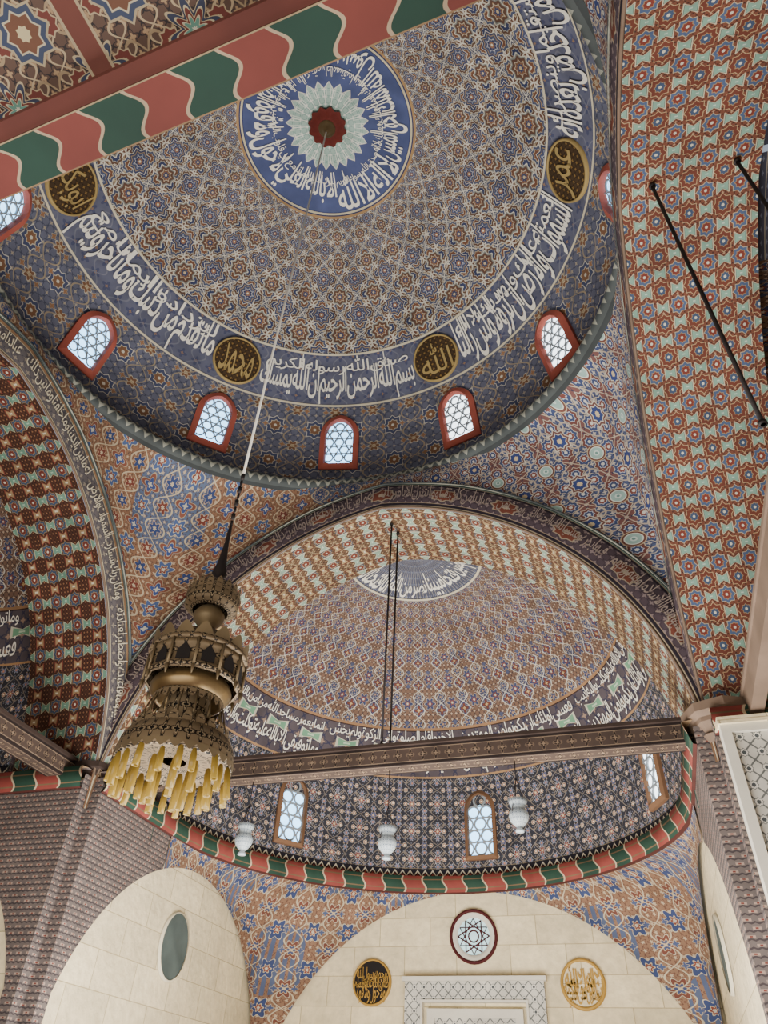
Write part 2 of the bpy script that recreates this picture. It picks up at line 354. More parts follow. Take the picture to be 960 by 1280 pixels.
# ---------------------------------------------------------------- arabic lettering
FORM={}
for ch,code,j in [('ا',0xFE8D,2),('أ',0xFE83,2),('إ',0xFE87,2),('ب',0xFE8F,4),('ت',0xFE95,4),('ث',0xFE99,4),('ج',0xFE9D,4),('ح',0xFEA1,4),('خ',0xFEA5,4),('د',0xFEA9,2),('ذ',0xFEAB,2),('ر',0xFEAD,2),('ز',0xFEAF,2),('س',0xFEB1,4),('ش',0xFEB5,4),('ص',0xFEB9,4),('ض',0xFEBD,4),('ط',0xFEC1,4),('ظ',0xFEC5,4),('ع',0xFEC9,4),('غ',0xFECD,4),('ف',0xFED1,4),('ق',0xFED5,4),('ك',0xFED9,4),('ل',0xFEDD,4),('م',0xFEE1,4),('ن',0xFEE5,4),('ه',0xFEE9,4),('و',0xFEED,2),('ى',0xFEEF,2),('ي',0xFEF1,4),('ة',0xFE93,2),('ء',0xFE80,1),('ئ',0xFE89,4),('لا',0xFEFB,2)]:
    FORM[ch]=(code,j)
def shape(s):
    words=[]
    for w in s.split(' '):
        if w=='الله': words.append('\uFDF2'); continue
        t=[];i=0
        while i<len(w):
            if w[i:i+2]=='لا': t.append('لا'); i+=2
            else: t.append(w[i]); i+=1
        o=''
        for i,g in enumerate(t):
            if g not in FORM: continue
            code,j=FORM[g]; pj=i>0 and FORM.get(t[i-1],(0,0))[1]==4; nj=i<len(t)-1 and j==4 and FORM.get(t[i+1],(0,1))[1]!=1
            if j==1: pj=False
            k=0 if not pj and not nj else 1 if pj and not nj else 2 if nj and not pj else 3
            o+=chr(code+k)
        words.append(o[::-1])
    return ' '.join(words[::-1])
TC={}
def textmesh(s,bold=.012,spacing=.9):
    key=(s,bold)
    if key in TC: return TC[key]
    cu=bpy.data.curves.new('tmp','FONT'); cu.body=shape(s); cu.size=1; cu.offset=bold; cu.space_character=spacing; cu.space_word=.3; cu.resolution_u=3
    o=bpy.data.objects.new('tmp',cu); COL.objects.link(o); bpy.context.view_layer.update()
    me=bpy.data.meshes.new_from_object(o.evaluated_get(bpy.context.evaluated_depsgraph_get()))
    vs=[v.co.copy() for v in me.vertices]; fs=[tuple(p.vertices) for p in me.polygons]
    bpy.data.objects.remove(o); bpy.data.curves.remove(cu); bpy.data.meshes.remove(me)
    x0=min(v.x for v in vs);x1=max(v.x for v in vs);y0=min(v.y for v in vs);y1=max(v.y for v in vs)
    vs=[((v.x-x0)/(x1-x0),(v.y-y0)/(y1-y0)) for v in vs]
    TC[key]=(vs,fs); return TC[key]
def lettering(name,items,mt,parent,**k):
    V=[];F=[]
    for it in items:
        s,fn=it[0],it[1]; bold=it[2] if len(it)>2 else .0
        vs,fs=textmesh(s,bold); b=len(V)
        V+=[fn(x,y) for x,y in vs]; F+=[tuple(b+i for i in f) for f in fs]
    return newobj(name,V,F,mt,parent=parent,smooth=False,**k)
# ---------------------------------------------------------------- dimensions (z=0 at eye level, floor 1.6 below)
A=4.8; RS=5.5; HC=10.38; R1=5.0; H1=10.41
HS=3.85; C0=.7268; RO=6.13; RI=5.473; DEP=1.65
YC=7.05; R4=4.58; HC4=5.37; FLOOR=-1.6
def sph(az,phi,off=0.):
    r=RS-off; return (r*cos(phi)*cos(az),r*cos(phi)*sin(az),HC+r*sin(phi))
def phi_h(h): return math.asin((h-HC)/RS)
# ---------------------------------------------------------------- main dome
dome=empty('ceiling',(0,0,0),'painted main dome with interlace ornament and inscription band','dome',kind='structure')
NS=26; merc=lambda p: NS/(2*pi)*math.asinh(math.tan(p))
pb0,pb1=phi_h(12.76),phi_h(13.82); pm=math.acos(1.85/RS); pbase=phi_h(10.5)
b=Buf(); b.grid(144,40,lambda i,j:(*sph(2*pi*i,pb1+(pm-pb1)*j),i*NS,merc(pb1+(pm-pb1)*j))); b.obj('dome_shell','dome',parent=dome)
b=Buf(); b.grid(96,20,lambda i,j:(*sph(2*pi*i,pm+(pi/2-.004-pm)*j),i,RS*cos(pm+(pi/2-.004-pm)*j))); b.obj('crown_medallion','medal',parent=dome)
b=Buf(); b.grid(120,8,lambda i,j:(*sph(2*pi*i,pb0+(pb1-pb0)*j),i*30,(pb0+(pb1-pb0)*j)*RS)); b.obj('inscription_band','band',parent=dome)
b=Buf(); b.grid(120,12,lambda i,j:(*sph(2*pi*i,pbase+(pb0-pbase)*j),i*36,(pbase+(pb0-pbase)*j)*RS/.92)); b.obj('window_zone','winzone',parent=dome)
for p in (pb0,pb1):
    b=Buf(); b.grid(120,1,lambda i,j:sph(2*pi*i,p+(j-.5)*.05/RS,.02)); b.obj('band_border','textc',parent=dome)
RAZ=[134,75,14,-46,-106,-165]
SEG=['بسم الله الرحمن الرحيم ان الله يمسك','السموات والارض ان تزولا ولئن زالتا','ان امسكهما من احد من بعده انه','كان حليما غفورا صدق الله العظيم','انا فتحنا لك فتحا مبينا ليغفر','ما تقدم من ذنبك وما تاخر ويتم']
SEG2=['صدق الله رسوله الكريم','نعمته عليك ويهديك لا اله','صراطا مستقيما وينصرك','هو الذي انزل السكينة','في قلوب المؤمنين','ليزدادوا ايمانا مع']
items=[]
for k in range(6):
    a0=math.radians(RAZ[k]-7.2); a1=math.radians(RAZ[(k+1)%6]+7.2)
    if a1>a0: a1-=2*pi
    items.append((SEG[k],lambda x,y,a0=a0,a1=a1:sph(a0+(a1-a0)*x,pb0+(pb1-pb0)*(.02+.95*y),.03),.01))
    items.append((SEG2[k],lambda x,y,a0=a0,a1=a1:sph(a0+(a1-a0)*(.02+.96*x),pb0+(pb1-pb0)*(.56+.41*y),.035),.004))
lettering('calligraphy',items,'textw',dome)
items=[]
for k,s in enumerate(['لا اله الا الله','الملك الحق المبين','محمد رسول الله','الصادق الوعد الامين','لا حول ولا قوة','الا بالله العلي']):
    a0=math.radians(100-60*k); a1=a0-math.radians(59)
    items.append((s,lambda x,y,a0=a0,a1=a1:sph(a0+(a1-a0)*x,math.acos((1.69-.78*y)/RS),.03),.01))
    items.append((SEG2[k],lambda x,y,a0=a0,a1=a1:sph(a0+(a1-a0)*x,math.acos((1.24-.26*y)/RS),.035),.0))
lettering('crown_calligraphy',items,'textw',dome)
bv=empty('ceiling_boss',(0,0,15.72),'scalloped brown-red ceiling boss with brass hub at dome crown','ceiling boss')
b=Buf(); b.grid(64,5,lambda i,j:((.38+.03*cos(i*2*pi*12))*(j)*cos(2*pi*i),(.38+.03*cos(i*2*pi*12))*j*sin(2*pi*i),.03*math.sin(j*9)+.06*j)); b.obj('disc','redboss',parent=bv)
b=Buf(); b.lathe([(.0,-.16),(.05,-.15),(.07,-.08),(.14,-.04),(.17,-.02),(.18,.03)],24); b.obj('hub','bowl',parent=bv)
b=Buf(); b.lathe([(5.16,10.18),(5.02,10.24),(4.97,10.32),(5.0,10.42),(5.06,10.5),(5.2,10.54),(5.5,10.56)],120,us=31,vs=1.7); b.obj('trim_1','cornice',kind='structure',label='grey scalloped cornice ring under the dome windows',cat='cornice')
# ---------------------------------------------------------------- windows
def arch2(w,h,n=10,pt=.12):
    r=w/2; c=r*pt*2; R=r+c; pk=math.sqrt(R*R-c*c); ys=h/2-pk; P=[(-r,-h/2),(-r,ys*.5-h/4)]
    a1=math.acos(c/R)
    for i in range(n+1):
        a=pi-a1*i/n; P.append((c+R*cos(a),ys+R*sin(a)))
    return P+[(-x,y) for x,y in P[::-1][1:]]
def window(name,M,w,h,fw,fmt,gmt,depth=.13,label='',ringr=.1):
    root=empty(name,tuple(M.translation),label,'window',kind='structure'); M=M.copy(); M.translation=(0,0,0)
    out=arch2(w,h); inn=arch2(w-2*fw,h-2*fw); n=len(out); b=Buf()
    def loop(P,z): 
        k=len(b.v); b.v+=[(x,y,z) for x,y in P]; b.u+=[(x,y) for x,y in P]; return k
    o0=loop(out,-.06);o1=loop(out,depth*.6);i1=loop(inn,depth);i0=loop([(x*.93,y*.95) for x,y in inn],0.01)
    for a_,b_ in ((o0,o1),(o1,i1),(i1,i0)):
        for i in range(n):
            j=(i+1)%n; b.f.append((a_+i,a_+j,b_+j,b_+i))
    b.xf(M); b.obj('window_frame',fmt,parent=root,smooth=False)
    b=Buf(); b.v=[(x,y,.012) for x,y in inn]; b.u=inn[:]; b.f=[tuple(range(n))]; b.xf(M); b.obj('window_glass',gmt,parent=root,smooth=False)
    b=Buf(); r=ringr; dx=2*r; dy=r*math.sqrt(3)
    def inside(x,y,mg=0.):
        W=(w-2*fw)/2-mg
        if abs(x)>W or y<-h/2+fw: return False
        cx=W*.24; RR=W+cx; ys=(h/2-fw)-math.sqrt(RR*RR-cx*cx)
        return y<ys or math.hypot(abs(x)+cx,y-ys)<RR
    j0=int(h/dy)+1
    for j in range(-j0,j0+1):
        for i in range(-4,5):
            cx_=i*dx+(r if j%2 else 0); cy_=j*dy
            if not inside(cx_,cy_,-.03): continue
            seg=14
            for k in range(seg):
                a0=2*pi*k/seg;a1=2*pi*(k+1)/seg
                P=[(cx_+rr*cos(a),cy_+rr*sin(a)) for rr,a in ((r*1.03,a0),(r*1.03,a1),(r*.76,a1),(r*.76,a0))]
                if all(inside(*p,-.01) for p in P):
                    q=len(b.v); b.v+=[(x,y,.045) for x,y in P]+[(P[3][0],P[3][1],.015),(P[2][0],P[2][1],.015)]; b.u+=[(0,0)]*6
                    b.f+= [(q,q+1,q+2,q+3),(q+3,q+2,q+5,q+4)]
    b.xf(M); b.obj('window_lattice','lattice',parent=root,smooth=False)
    return root
def frameM(P,n,up):
    n=Vector(n).normalized(); up=Vector(up); up=(up-n*up.dot(n)).normalized(); x=up.cross(n)
    return Matrix((( x.x,up.x,n.x,P[0]),(x.y,up.y,n.y,P[1]),(x.z,up.z,n.z,P[2]),(0,0,0,1)))
wn=0
for az in (167,134.5,103.5,73,44,12,-19,-50,-80,-110,-141,198):
    a=math.radians(az); ph=phi_h(11.86); P=Vector(sph(a,ph,.02)); n=Vector((0,0,HC))-P
    wn+=1; window('window_%d'%wn,frameM(P,n,(0,0,1)),.88,1.42,.12,'frame','glass' if az in(167,134.5,103.5,198) or wn>5 else 'glass2',label='arched dome window with red reveal and plaster lattice',ringr=.115)
def roundel(name,M,r,mt_bg,mt_tx,lines,label=None,rim='textc',rimw=.05,cat=None,parent=None):
    P=M.translation; root=empty(name,tuple(P),label,cat); Mi=M.copy(); Mi.translation=(0,0,0)
    if parent: root.parent=parent
    b=Buf(); b.grid(48,1,lambda i,j:(r*j*cos(2*pi*i),r*j*sin(2*pi*i),.05,r*j*cos(2*pi*i),r*j*sin(2*pi*i))).xf(Mi); b.obj('disc',mt_bg,parent=root,smooth=False)
    b=Buf(); b.lathe([(r-rimw,.05),(r-rimw,.08),(r,.08),(r+.01,.01)],48).xf(Mi); b.obj('rim',rim,parent=root)
    it=[]
    for s,x0,x1,y0,y1,bo in lines:
        it.append((s,lambda x,y,x0=x0,x1=x1,y0=y0,y1=y1:tuple(Mi@Vector((r*(x0+(x1-x0)*x),r*(y0+(y1-y0)*y),.075))),bo))
    lettering('calligraphy',it,mt_tx,root); return root
NMS=['محمد','الله','عمر','عثمان','علي','ابوبكر']
for az,s in zip(RAZ,NMS):
    a=math.radians(az); P=Vector(sph(a,(pb0+pb1)/2,.02)); n=Vector((0,0,HC))-P
    roundel('calligraphy_roundel',frameM(P,n,(0,0,1)),.54,'roundel','gold2',[(s,-.7,.7,-.66,.66,.0)],rim='gold2',rimw=.035,parent=dome)
# ---------------------------------------------------------------- pendentives
def harch(u,R=RO):
    return HS+math.sqrt(max(.0,R*R-(abs(u)+C0)**2))
def pend(name,q,mt,lab,cs_):
    b=Buf()
    def fn(i,j):
        thl=i*pi/2
        if thl<=pi/4: rb=A/cos(thl); u=A*math.tan(thl)
        else: rb=A/sin(thl); u=A/math.tan(thl)
        zb=harch(u); az=thl+q*pi/2; s=j
        rho=rb+(R1+.04-rb)*(1-cos(s*pi/2)); z=zb+(H1-.1-zb)*sin(s*pi/2)
        return (rho*cos(az),rho*sin(az),z,az*5.2/cs_,z/cs_/1.15)
    b.grid(48,20,fn); return b.obj(name,mt,kind='structure',label=lab,cat='pendentive')
pend('ceiling.001',0,'pendB','blue and rust painted pendentive with pale green discs',.78)
pend('ceiling.002',1,'pendA','orange and blue painted pendentive with ogee ornament',.74)
pend('ceiling.003',2,'pendA','orange and blue painted pendentive with ogee ornament',.74)
pend('ceiling.004',3,'pendB','blue and rust painted pendentive with pale green discs',.78)
# ---------------------------------------------------------------- bays
def arcpt(t,R):
    am=math.acos(C0/R); s=1 if t>0 else -1; a=am*(1-abs(t)); return s*(R*cos(a)-C0),HS+R*sin(a)
def hb(u): return -.53+math.sqrt(max(0,4.66**2-(u-.1)**2)) if abs(u)<4.7 else .4
def hbc(u): return max(hb(u),1.1)
def hsd(y): 
    v=(y-8.3); return .34+math.sqrt(max(.0,3.44**2-v*v)) if abs(v)<3.35 else 1.1
def bay(k,side,sof,mould,apse=True):
    M=Matrix.Rotation(k*pi/2,4,'Z')
    st=dict(kind='structure')
    b=Buf()
    def f(i,j):
        t=i*2-1; x0,z0=arcpt(t,RI); x1,z1=arcpt(t,RO); x=x0+(x1-x0)*j; z=z0+(z1-z0)*j
        x=max(-A,min(A,x)); return (x,A-.05*math.sin(pi*j)-.01,z,t*8.2,j)
    b.grid(96,6,f).xf(M); tr=b.obj('trim_%d'%(10+k),mould,label='painted archivolt moulding around the broad pointed arch',cat='arch moulding',**st)
    for jj in (0.,.96):
        b=Buf()
        def g(i,j):
            t=(i*2-1)*.93
            a=2*pi*j; r=(RI+(RO-RI)*jj)+.02+.022*cos(a); x,z=arcpt(t,r); x=max(-A,min(A,x)); return (x,A-.02-.022*sin(a),z)
        b.grid(96,8,g).xf(M); b.obj('bead','cornice' if jj else 'palewood',parent=tr)
    b=Buf(); S=.41
    b.grid(90,6,lambda i,j:(arcpt(i*2-1,RI)[0],A+DEP*j,arcpt(i*2-1,RI)[1],DEP*j/S,(i*2-1)*7.55/S/1.1)); b.xf(M); b.obj('ceiling.%03d'%(10+k),sof,label='painted soffit of the broad pointed arch',cat='arch soffit',**st)
    Y1=A+DEP
    p0=math.asin((6.55-HC4)/R4); p1=math.asin((7.62-HC4)/R4); pmd=math.acos(1.5/R4)
    sd=empty('ceiling.%03d'%(20+k),(0,0,0),'painted semi-dome with ogee ornament and inscription band','semi-dome',kind='structure')
    def shell(nm,pa,pb,mt,uvf,nv):
        b=Buf()
        def f(i,j):
            ph=pa+(pb-pa)*j; az=pi*i; r=R4*cos(ph); z=HC4+R4*sin(ph); u,v=uvf(pi*i,ph); return (r*cos(az),YC+r*sin(az),z,u,v)
        b.grid(72,nv,f)
        for sx in (-1,1):
            def g(i,j):
                ph=pa+(pb-pa)*j; r=R4*cos(ph); z=HC4+R4*sin(ph); u,v=uvf(0 if sx>0 else pi,ph); d=.6*i; return (sx*r,YC-d,z,u-sx*d*1.4,v)
            b.grid(2,nv,g)
        b.xf(M); return b.obj(nm,mt,parent=sd)
    n2=42; mc=lambda p: n2/(2*pi)*math.asinh(math.tan(p))
    shell('semidome_shell',p1,pmd,'semi',lambda a,p:(a/(2*pi)*n2,mc(p)/1.15),24)
    shell('semidome_band',p0,p1,'semiband',lambda a,p:(a*4.1,(p-p0)/(p1-p0)),5)
    shell('crown_medallion',pmd,pi/2-.01,'crown',lambda a,p:(a*3,p*4),8)
    def cyl(b,z0,z1,uvf):
        def f(i,j):
            z=z0+(z1-z0)*j; az=pi*i; r=R4 if z<=HC4 else math.sqrt(R4*R4-(z-HC4)**2); return (r*cos(az),YC+r*sin(az),z,*uvf(az*R4,z))
        b.grid(72,6,f)
        for sx in (-1,1):
            def g(i,j):
                z=z0+(z1-z0)*j; r=R4 if z<=HC4 else math.sqrt(R4*R4-(z-HC4)**2); return (sx*r,YC-(YC-Y1)*i,z,*uvf((0 if sx>0 else pi*R4)-sx*.6*i,z))
            b.grid(1,6,g)
    b=Buf(); cyl(b,4.6,6.56,lambda s,z:(s/.6,z/.6)); b.xf(M); b.obj('drum_wall','drum',parent=sd)
    b=Buf(); cyl(b,4.4,4.62,lambda s,z:(s,(z-4.4)/.22)); b.xf(M); b.obj('drum_base','drumbase',parent=sd)
    b=Buf()
    def cf(i,j):
        t=i*2-1; x0,z0=arcpt(t,RI)
        if z0<=HC4: x1,z1=math.copysign(R4-.02,x0),z0
        else:
            ang=math.atan2(z0-HC4,x0); x1,z1=(R4-.02)*cos(ang),HC4+(R4-.02)*sin(ang)
            if math.hypot(x1,z1-HC4)>math.hypot(x0,z0-HC4): x1,z1=x0,z0
        return (x0+(x1-x0)*j,Y1,z0+(z1-z0)*j,t*8,j)
    b.grid(90,1,cf).xf(M); b.obj('arch_reveal','mould',parent=sd)
    if apse:
        it=[]
        L3=['وما توفيقي الا بالله عليه توكلت واليه انيب','انما يعمر مساجد الله من امن بالله واليوم','الاخر واقام الصلوة واتى الزكوة ولم يخش','فعسى اولئك ان يكونوا من المهتدين']
        def bandpt(az,vv): ph=p0+(p1-p0)*vv; r=(R4-.03)*cos(ph); return tuple(M@Vector((r*cos(az),YC+r*sin(az),HC4+(R4-.03)*sin(ph))))
        for q in range(4):
            a0=pi-.02-q*pi/4; a1=a0-pi/4+.04
            it.append((L3[q],lambda x,y,a0=a0,a1=a1:bandpt(a0+(a1-a0)*x,.05+.45*y),.004)); it.append((L3[(q+1)%4],lambda x,y,a0=a0,a1=a1:bandpt(a0+(a1-a0)*x,.62+.33*y),.0))
        lettering('calligraphy',it,'textw',sd)
        it=[]
        for q,s in enumerate(['انا فتحنا لك','نصر من الله','فتحا مبينا','وبشر المؤمنين']):
            a0=pi-.03-q*pi/4; a1=a0-pi/4+.03
            def f(x,y,a0=a0,a1=a1):
                az=a0+(a1-a0)*x; rr=1.43-.72*y; ph=math.acos(rr/(R4-.03)); return tuple(M@Vector((rr*cos(az),YC+rr*sin(az),HC4+(R4-.03)*sin(ph))))
            it.append((s,f,.01))
        lettering('crown_calligraphy',it,'textw',sd)
        b=Buf(); b.grid(48,1,lambda i,j:((1.47+.05*j)*cos(pi*i),YC+(1.47+.05*j)*sin(pi*i),HC4+(R4-.03)*sin(math.acos((1.47+.05*j)/R4)))).xf(M); b.obj('medallion_border','textc',parent=sd)
    b=Buf()
    prof=[(R4+.02,4.1),(R4-.05,4.12),(R4-.13,4.43),(R4+.02,4.45)]
    vv=[0,.05,.95,1]
    def f(i,j):
        q=round(j*3); r,z=prof[q]; az=pi*i; return (r*cos(az),YC+r*sin(az),z,az*R4/.9,vv[q])
    b.grid(96,3,f)
    for sx in (-1,1):
        def g(i,j):
            q=round(j*3); r,z=prof[q]; return (sx*r,YC-(YC-A)*i,z,((0 if sx>0 else pi*R4)-sx*2.25*i)/.9,vv[q])
        b.grid(4,3,g)
    b.xf(M); b.obj('trim_%d'%(20+k),'wavy',label='red and green wavy painted string course',cat='string course',**st)
    b=Buf()
    def f(i,j):
        az=pi*i; c_,s_=cos(az),sin(az)
        if s_>abs(c_): rb=R4/s_; zb=hbc(rb*c_)
        else: rb=R4/max(1e-6,abs(c_)); zb=hsd(YC+rb*s_)
        s=j; rho=rb+(R4-.02-rb)*(1-cos(s*pi/2)); z=zb+(4.15-zb)*sin(s*pi/2); rho-=.015
        return (rho*c_,YC+rho*s_,z,az*R4/.6,z/.68)
    b.grid(120,14,f).xf(M); b.obj('wall_%s_spandrel'%side,'spand',label='peach and blue painted spandrels under the semi-dome',cat='wall',**st)
    def zl(y): return hsd(y) if y>4.98 else FLOOR
    for sx,nm in ((-1,'left'),(1,'right')):
        b=Buf()
        b.grid(40,6,lambda i,j:(sx*R4,A+(YC-A)*i,zl(A+(YC-A)*i)*(1-j)+4.25*j,A+(YC-A)*i,zl(A+(YC-A)*i)*(1-j)+4.25*j))
        b.grid(1,1,lambda i,j:(sx*(A*i+R4*(1-i)),A,FLOOR+(HS+.5-FLOOR)*j,i*.22,FLOOR+(HS+.5-FLOOR)*j))
        b.grid(1,1,lambda i,j:(sx*(R4+.0),A+DEP*i,4.1+(HS-3.8)*j,i,j))
        b.grid(1,1,lambda i,j:(sx*(R4+.17*j),A+DEP*i,HS+.6,i,j))
        b.xf(M); b.obj('wall_%s_pier_%s'%(side,nm),'dash',smooth=False,label='grey pier wall painted with small pink dashes',cat='wall',**st)
        b=Buf(); b.grid(1,1,lambda i,j:(sx*(R4+.06),A+(11.7-A)*i,FLOOR+(4.3-FLOOR)*j,(11.7-A)*i,(4.3-FLOOR)*j)).xf(M); b.obj('wall_%s_%s'%(side,nm),'stone',smooth=False,label='cream stone block side wall with pointed blind arch',cat='wall',**st)
    b=Buf(); b.grid(1,1,lambda i,j:(-4.7+9.4*i,YC+R4+.05,FLOOR+(4.3-FLOOR)*j,9.4*i,(4.3-FLOOR)*j)).xf(M); b.obj('wall_%s'%side,'stone',smooth=False,label='cream stone block end wall with pointed blind arch',cat='wall',**st)
    s=.72 if k==0 else 1.
    b=Buf(); b.lathe([(r*s,4.6+(z-4.7)*s) for r,z in [(.34,4.2),(.40,4.3),(.36,4.34),(.44,4.46),(.44,4.52),(.52,4.58),(.52,4.7),(.3,4.72)]],8,c=(-5.0+.1*(1-s),5.0-.1*(1-s),0)).xf(M); b.obj('trim_%d'%(40+k),'brownwood' if k==0 else 'palewood',smooth=False,label='stepped carved capital at the arch springing',cat='capital',**st)
    return sd
bay(0,'back','sofB','mould'); bay(1,'left','sofL','mouldL'); bay(3,'right','sofR','mould',apse=False)
Mf=Matrix.Rotation(pi,4,'Z')
b=Buf(); b.grid(96,4,lambda i,j:(max(-A,min(A,arcpt(i*2-1,RI+(RO-RI)*j)[0])),A-.03,arcpt(i*2-1,RI+(RO-RI)*j)[1],(i*2-1)*8,j)).xf(Mf); b.obj('trim_12','mould',kind='structure',label='painted archivolt moulding around the broad pointed arch',cat='arch moulding')
b=Buf(); b.grid(90,4,lambda i,j:(arcpt(i*2-1,RI)[0],A+DEP*j,arcpt(i*2-1,RI)[1],DEP*j/.41,(i*2-1)*7.55/.45)).xf(Mf); b.obj('ceiling.012','sofR',kind='structure',label='painted soffit of the broad pointed arch',cat='arch soffit')
b=Buf(); b.grid(1,1,lambda i,j:(-5.2+10.4*i,-A-DEP-.02,FLOOR+(10-FLOOR)*j,10.4*i,11*j)); b.obj('wall_front','stone',smooth=False,kind='structure',label='cream stone entrance wall',cat='wall')
for sx in (-1,1):
    b=Buf(); b.grid(1,1,lambda i,j:(sx*(A-.05),-A-(DEP+.05)*i,FLOOR+(HS-FLOOR)*j,2*i,5*j)); b.obj('wall_front_%s'%('left' if sx<0 else 'right'),'stone',smooth=False,kind='structure',label='cream stone pier beside the entrance',cat='wall')
b=Buf(); b.grid(1,1,lambda i,j:(-12+24*i,-7+19.2*j,FLOOR,24*i,19*j)); b.obj('floor','carpet',smooth=False,kind='structure',label='patterned red prayer carpet floor',cat='floor')
def archtext(k,strs,mt,lo,hi,par):
    M=Matrix.Rotation(k*pi/2,4,'Z'); it=[]; n=len(strs)
    for q,s in enumerate(strs):
        t0=-.86+1.72*q/n; t1=t0+1.72/n-.02
        def f(x,y,t0=t0,t1=t1):
            X,Z_=arcpt(t0+(t1-t0)*x,RI+(RO-RI)*(lo+(hi-lo)*y)); return tuple(M@Vector((X,A-.09,Z_)))
        it.append((s,f))
    lettering('calligraphy',it,mt,par)
VS=['لا يسمعون فيها لغوا الا سلاما ولهم رزقهم','فيها بكرة وعشيا تلك الجنة التي نورث من','عبادنا من كان تقيا وما نتنزل الا بامر ربك','له ما بين ايدينا وما خلفنا وما بين ذلك','وما كان ربك نسيا رب السموات والارض','وما بينهما فاعبده واصطبر لعبادته']
archtext(1,VS,'textc',.14,.7,bpy.data.objects['trim_11'])
archtext(0,VS[::-1],'textm',.22,.82,bpy.data.objects['trim_10'])
archtext(3,VS,'textm',.22,.82,bpy.data.objects['trim_13'])
# ---------------------------------------------------------------- apse windows
for az in (141,85,23.6):
    a=math.radians(az); P=Vector((R4*.995*cos(a),YC+R4*.995*sin(a),5.5)); wn+=1
    window('window_%d'%wn,frameM(P,(-cos(a),-sin(a),0),(0,0,1)),.72,1.5,.075,'framew','glass' if az!=23.6 else 'glass2',depth=.1,label='arched apse window with plaster lattice and pale blue glass',ringr=.15)
for az in (141,90,39):
    a=math.radians(az); P=Vector((-YC-R4*.995*sin(a),R4*.995*cos(a),5.5)); wn+=1
    window('window_%d'%wn,frameM(P,(sin(a),-cos(a),0),(0,0,1)),.72,1.5,.075,'framew','glass',depth=.1,label='arched side window with plaster lattice and pale blue glass',ringr=.15)
YB=YC+R4+.05
rw=empty('window_%d'%(wn+1),(.13,YB,3.3),'round star-lattice window with maroon ring','window',kind='structure')
Mw=frameM((0,0,0),(0,-1,0),(0,0,1))
b=Buf(); b.lathe([(.5,0),(.5,.08),(.45,.08),(.44,.03)],40).xf(Mw); b.obj('ring','maroon',parent=rw)
b=Buf(); b.lathe([(.44,.05),(.34,.05),(.34,.02)],40).xf(Mw); b.obj('inner_ring','white',parent=rw)
b=Buf(); b.grid(40,1,lambda i,j:(.36*j*cos(2*pi*i),.36*j*sin(2*pi*i),.02)).xf(Mw); b.obj('glass','colg',parent=rw,smooth=False)
b=Buf()
for q in range(6):
    a=q*pi/3
    b.tube((.33*cos(a),.33*sin(a),.035),(.33*cos(a+2*pi/3),.33*sin(a+2*pi/3),.035),.012,6)
    a+=pi/6; b.tube((.33*cos(a),.33*sin(a),.03),(.33*cos(a+2*pi/3),.33*sin(a+2*pi/3),.03),.009,6)
b.lathe([(.12,.03),(.11,.05),(.09,.03)],24); b.xf(Mw); b.obj('star_lattice','maroon',parent=rw)
roundel('calligraphy_roundel',frameM((-2.04,YB,2.5),(0,-1,0),(0,0,1)),.41,'dark','gold',[('محمد رسول الله',-.8,.8,0.,.85,.0),('صلى الله عليه وسلم',-.9,.9,-.5,.45,.0),('ولا حول ولا قوة',-.75,.75,-.9,-.0,.0),('الا بالله العلي',-.86,.86,-.2,.25,.0)],'black roundel with gold Arabic calligraphy on cream stone wall',rim='gold',rimw=.03,cat='roundel')
roundel('calligraphy_roundel',frameM((2.23,YB,2.46),(0,-1,0),(0,0,1)),.42,'stone','gold',[('لا اله الا الله',-.8,.8,-.15,.88,.03),('ان الله وملائكته',-.88,.88,-.6,.4,.03),('يصلون على النبي',-.75,.75,-.92,-.1,.03)],'cream roundel with gold Arabic calligraphy on cream stone wall',rim='gold',rimw=.05,cat='roundel')
def disc(P,n,r,rx,lab):
    root=empty('wall_disc',P,lab,'wall disc'); Md=frameM((0,0,0),n,(0,0,1))
    b=Buf(); b.grid(40,1,lambda i,j:(rx*j*cos(2*pi*i),r*j*sin(2*pi*i),.03)).xf(Md); b.obj('plate','slate',parent=root,smooth=False)
    b=Buf(); b.grid(40,2,lambda i,j:((rx+.03*j)*cos(2*pi*i),(r+.03*j)*sin(2*pi*i),.05 if j<.9 else .0)).xf(Md); b.obj('rim','textc',parent=root)
disc((-R4-.05,7.98,2.51),(1,0,0),.52,.44,'flat grey-green round plaque on the cream side wall')
disc((R4+.05,8.6,2.4),(-1,0,0),.52,.44,'flat grey-green round plaque on the cream side wall')
mf=empty('niche_surround',(.1,YB,FLOOR),'carved white and grey marble surround of the prayer niche','niche surround'); z0=-FLOOR
def part(nm,mt,boxes,par):
    b=Buf()
    for q in boxes: b.box(*q)
    return b.obj(nm,mt,parent=par,smooth=False)
part('lattice_border','marble',[(-1.4,-1.05,-.14,0,0,2.5+z0),(1.05,1.4,-.14,0,0,2.5+z0),(-1.05,1.05,-.14,0,2.18+z0,2.5+z0)],mf)
part('cornice','white',[(-1.45,1.45,-.2,0,2.5+z0,2.58+z0),(-1.07,-1.03,-.17,0,0,2.15+z0),(1.03,1.07,-.17,0,0,2.15+z0),(-1.07,1.07,-.17,0,2.15+z0,2.19+z0)],mf)
part('inner_frame','white',[(-.95,-.8,-.1,0,0,1.9+z0),(.8,.95,-.1,0,0,1.9+z0),(-.95,.95,-.1,0,1.9+z0,2.05+z0)],mf)
part('inner_panel','marble',[(-.8,.8,-.06,0,0,1.9+z0)],mf)
mp=empty('marble_pilaster',(4.85,4.45,FLOOR),'white and grey inlaid marble pilaster beside the corner pier','pilaster')
part('inlay_panel','marble',[(.12,1.3,-.02,.2,0,4.05+z0)],mp)
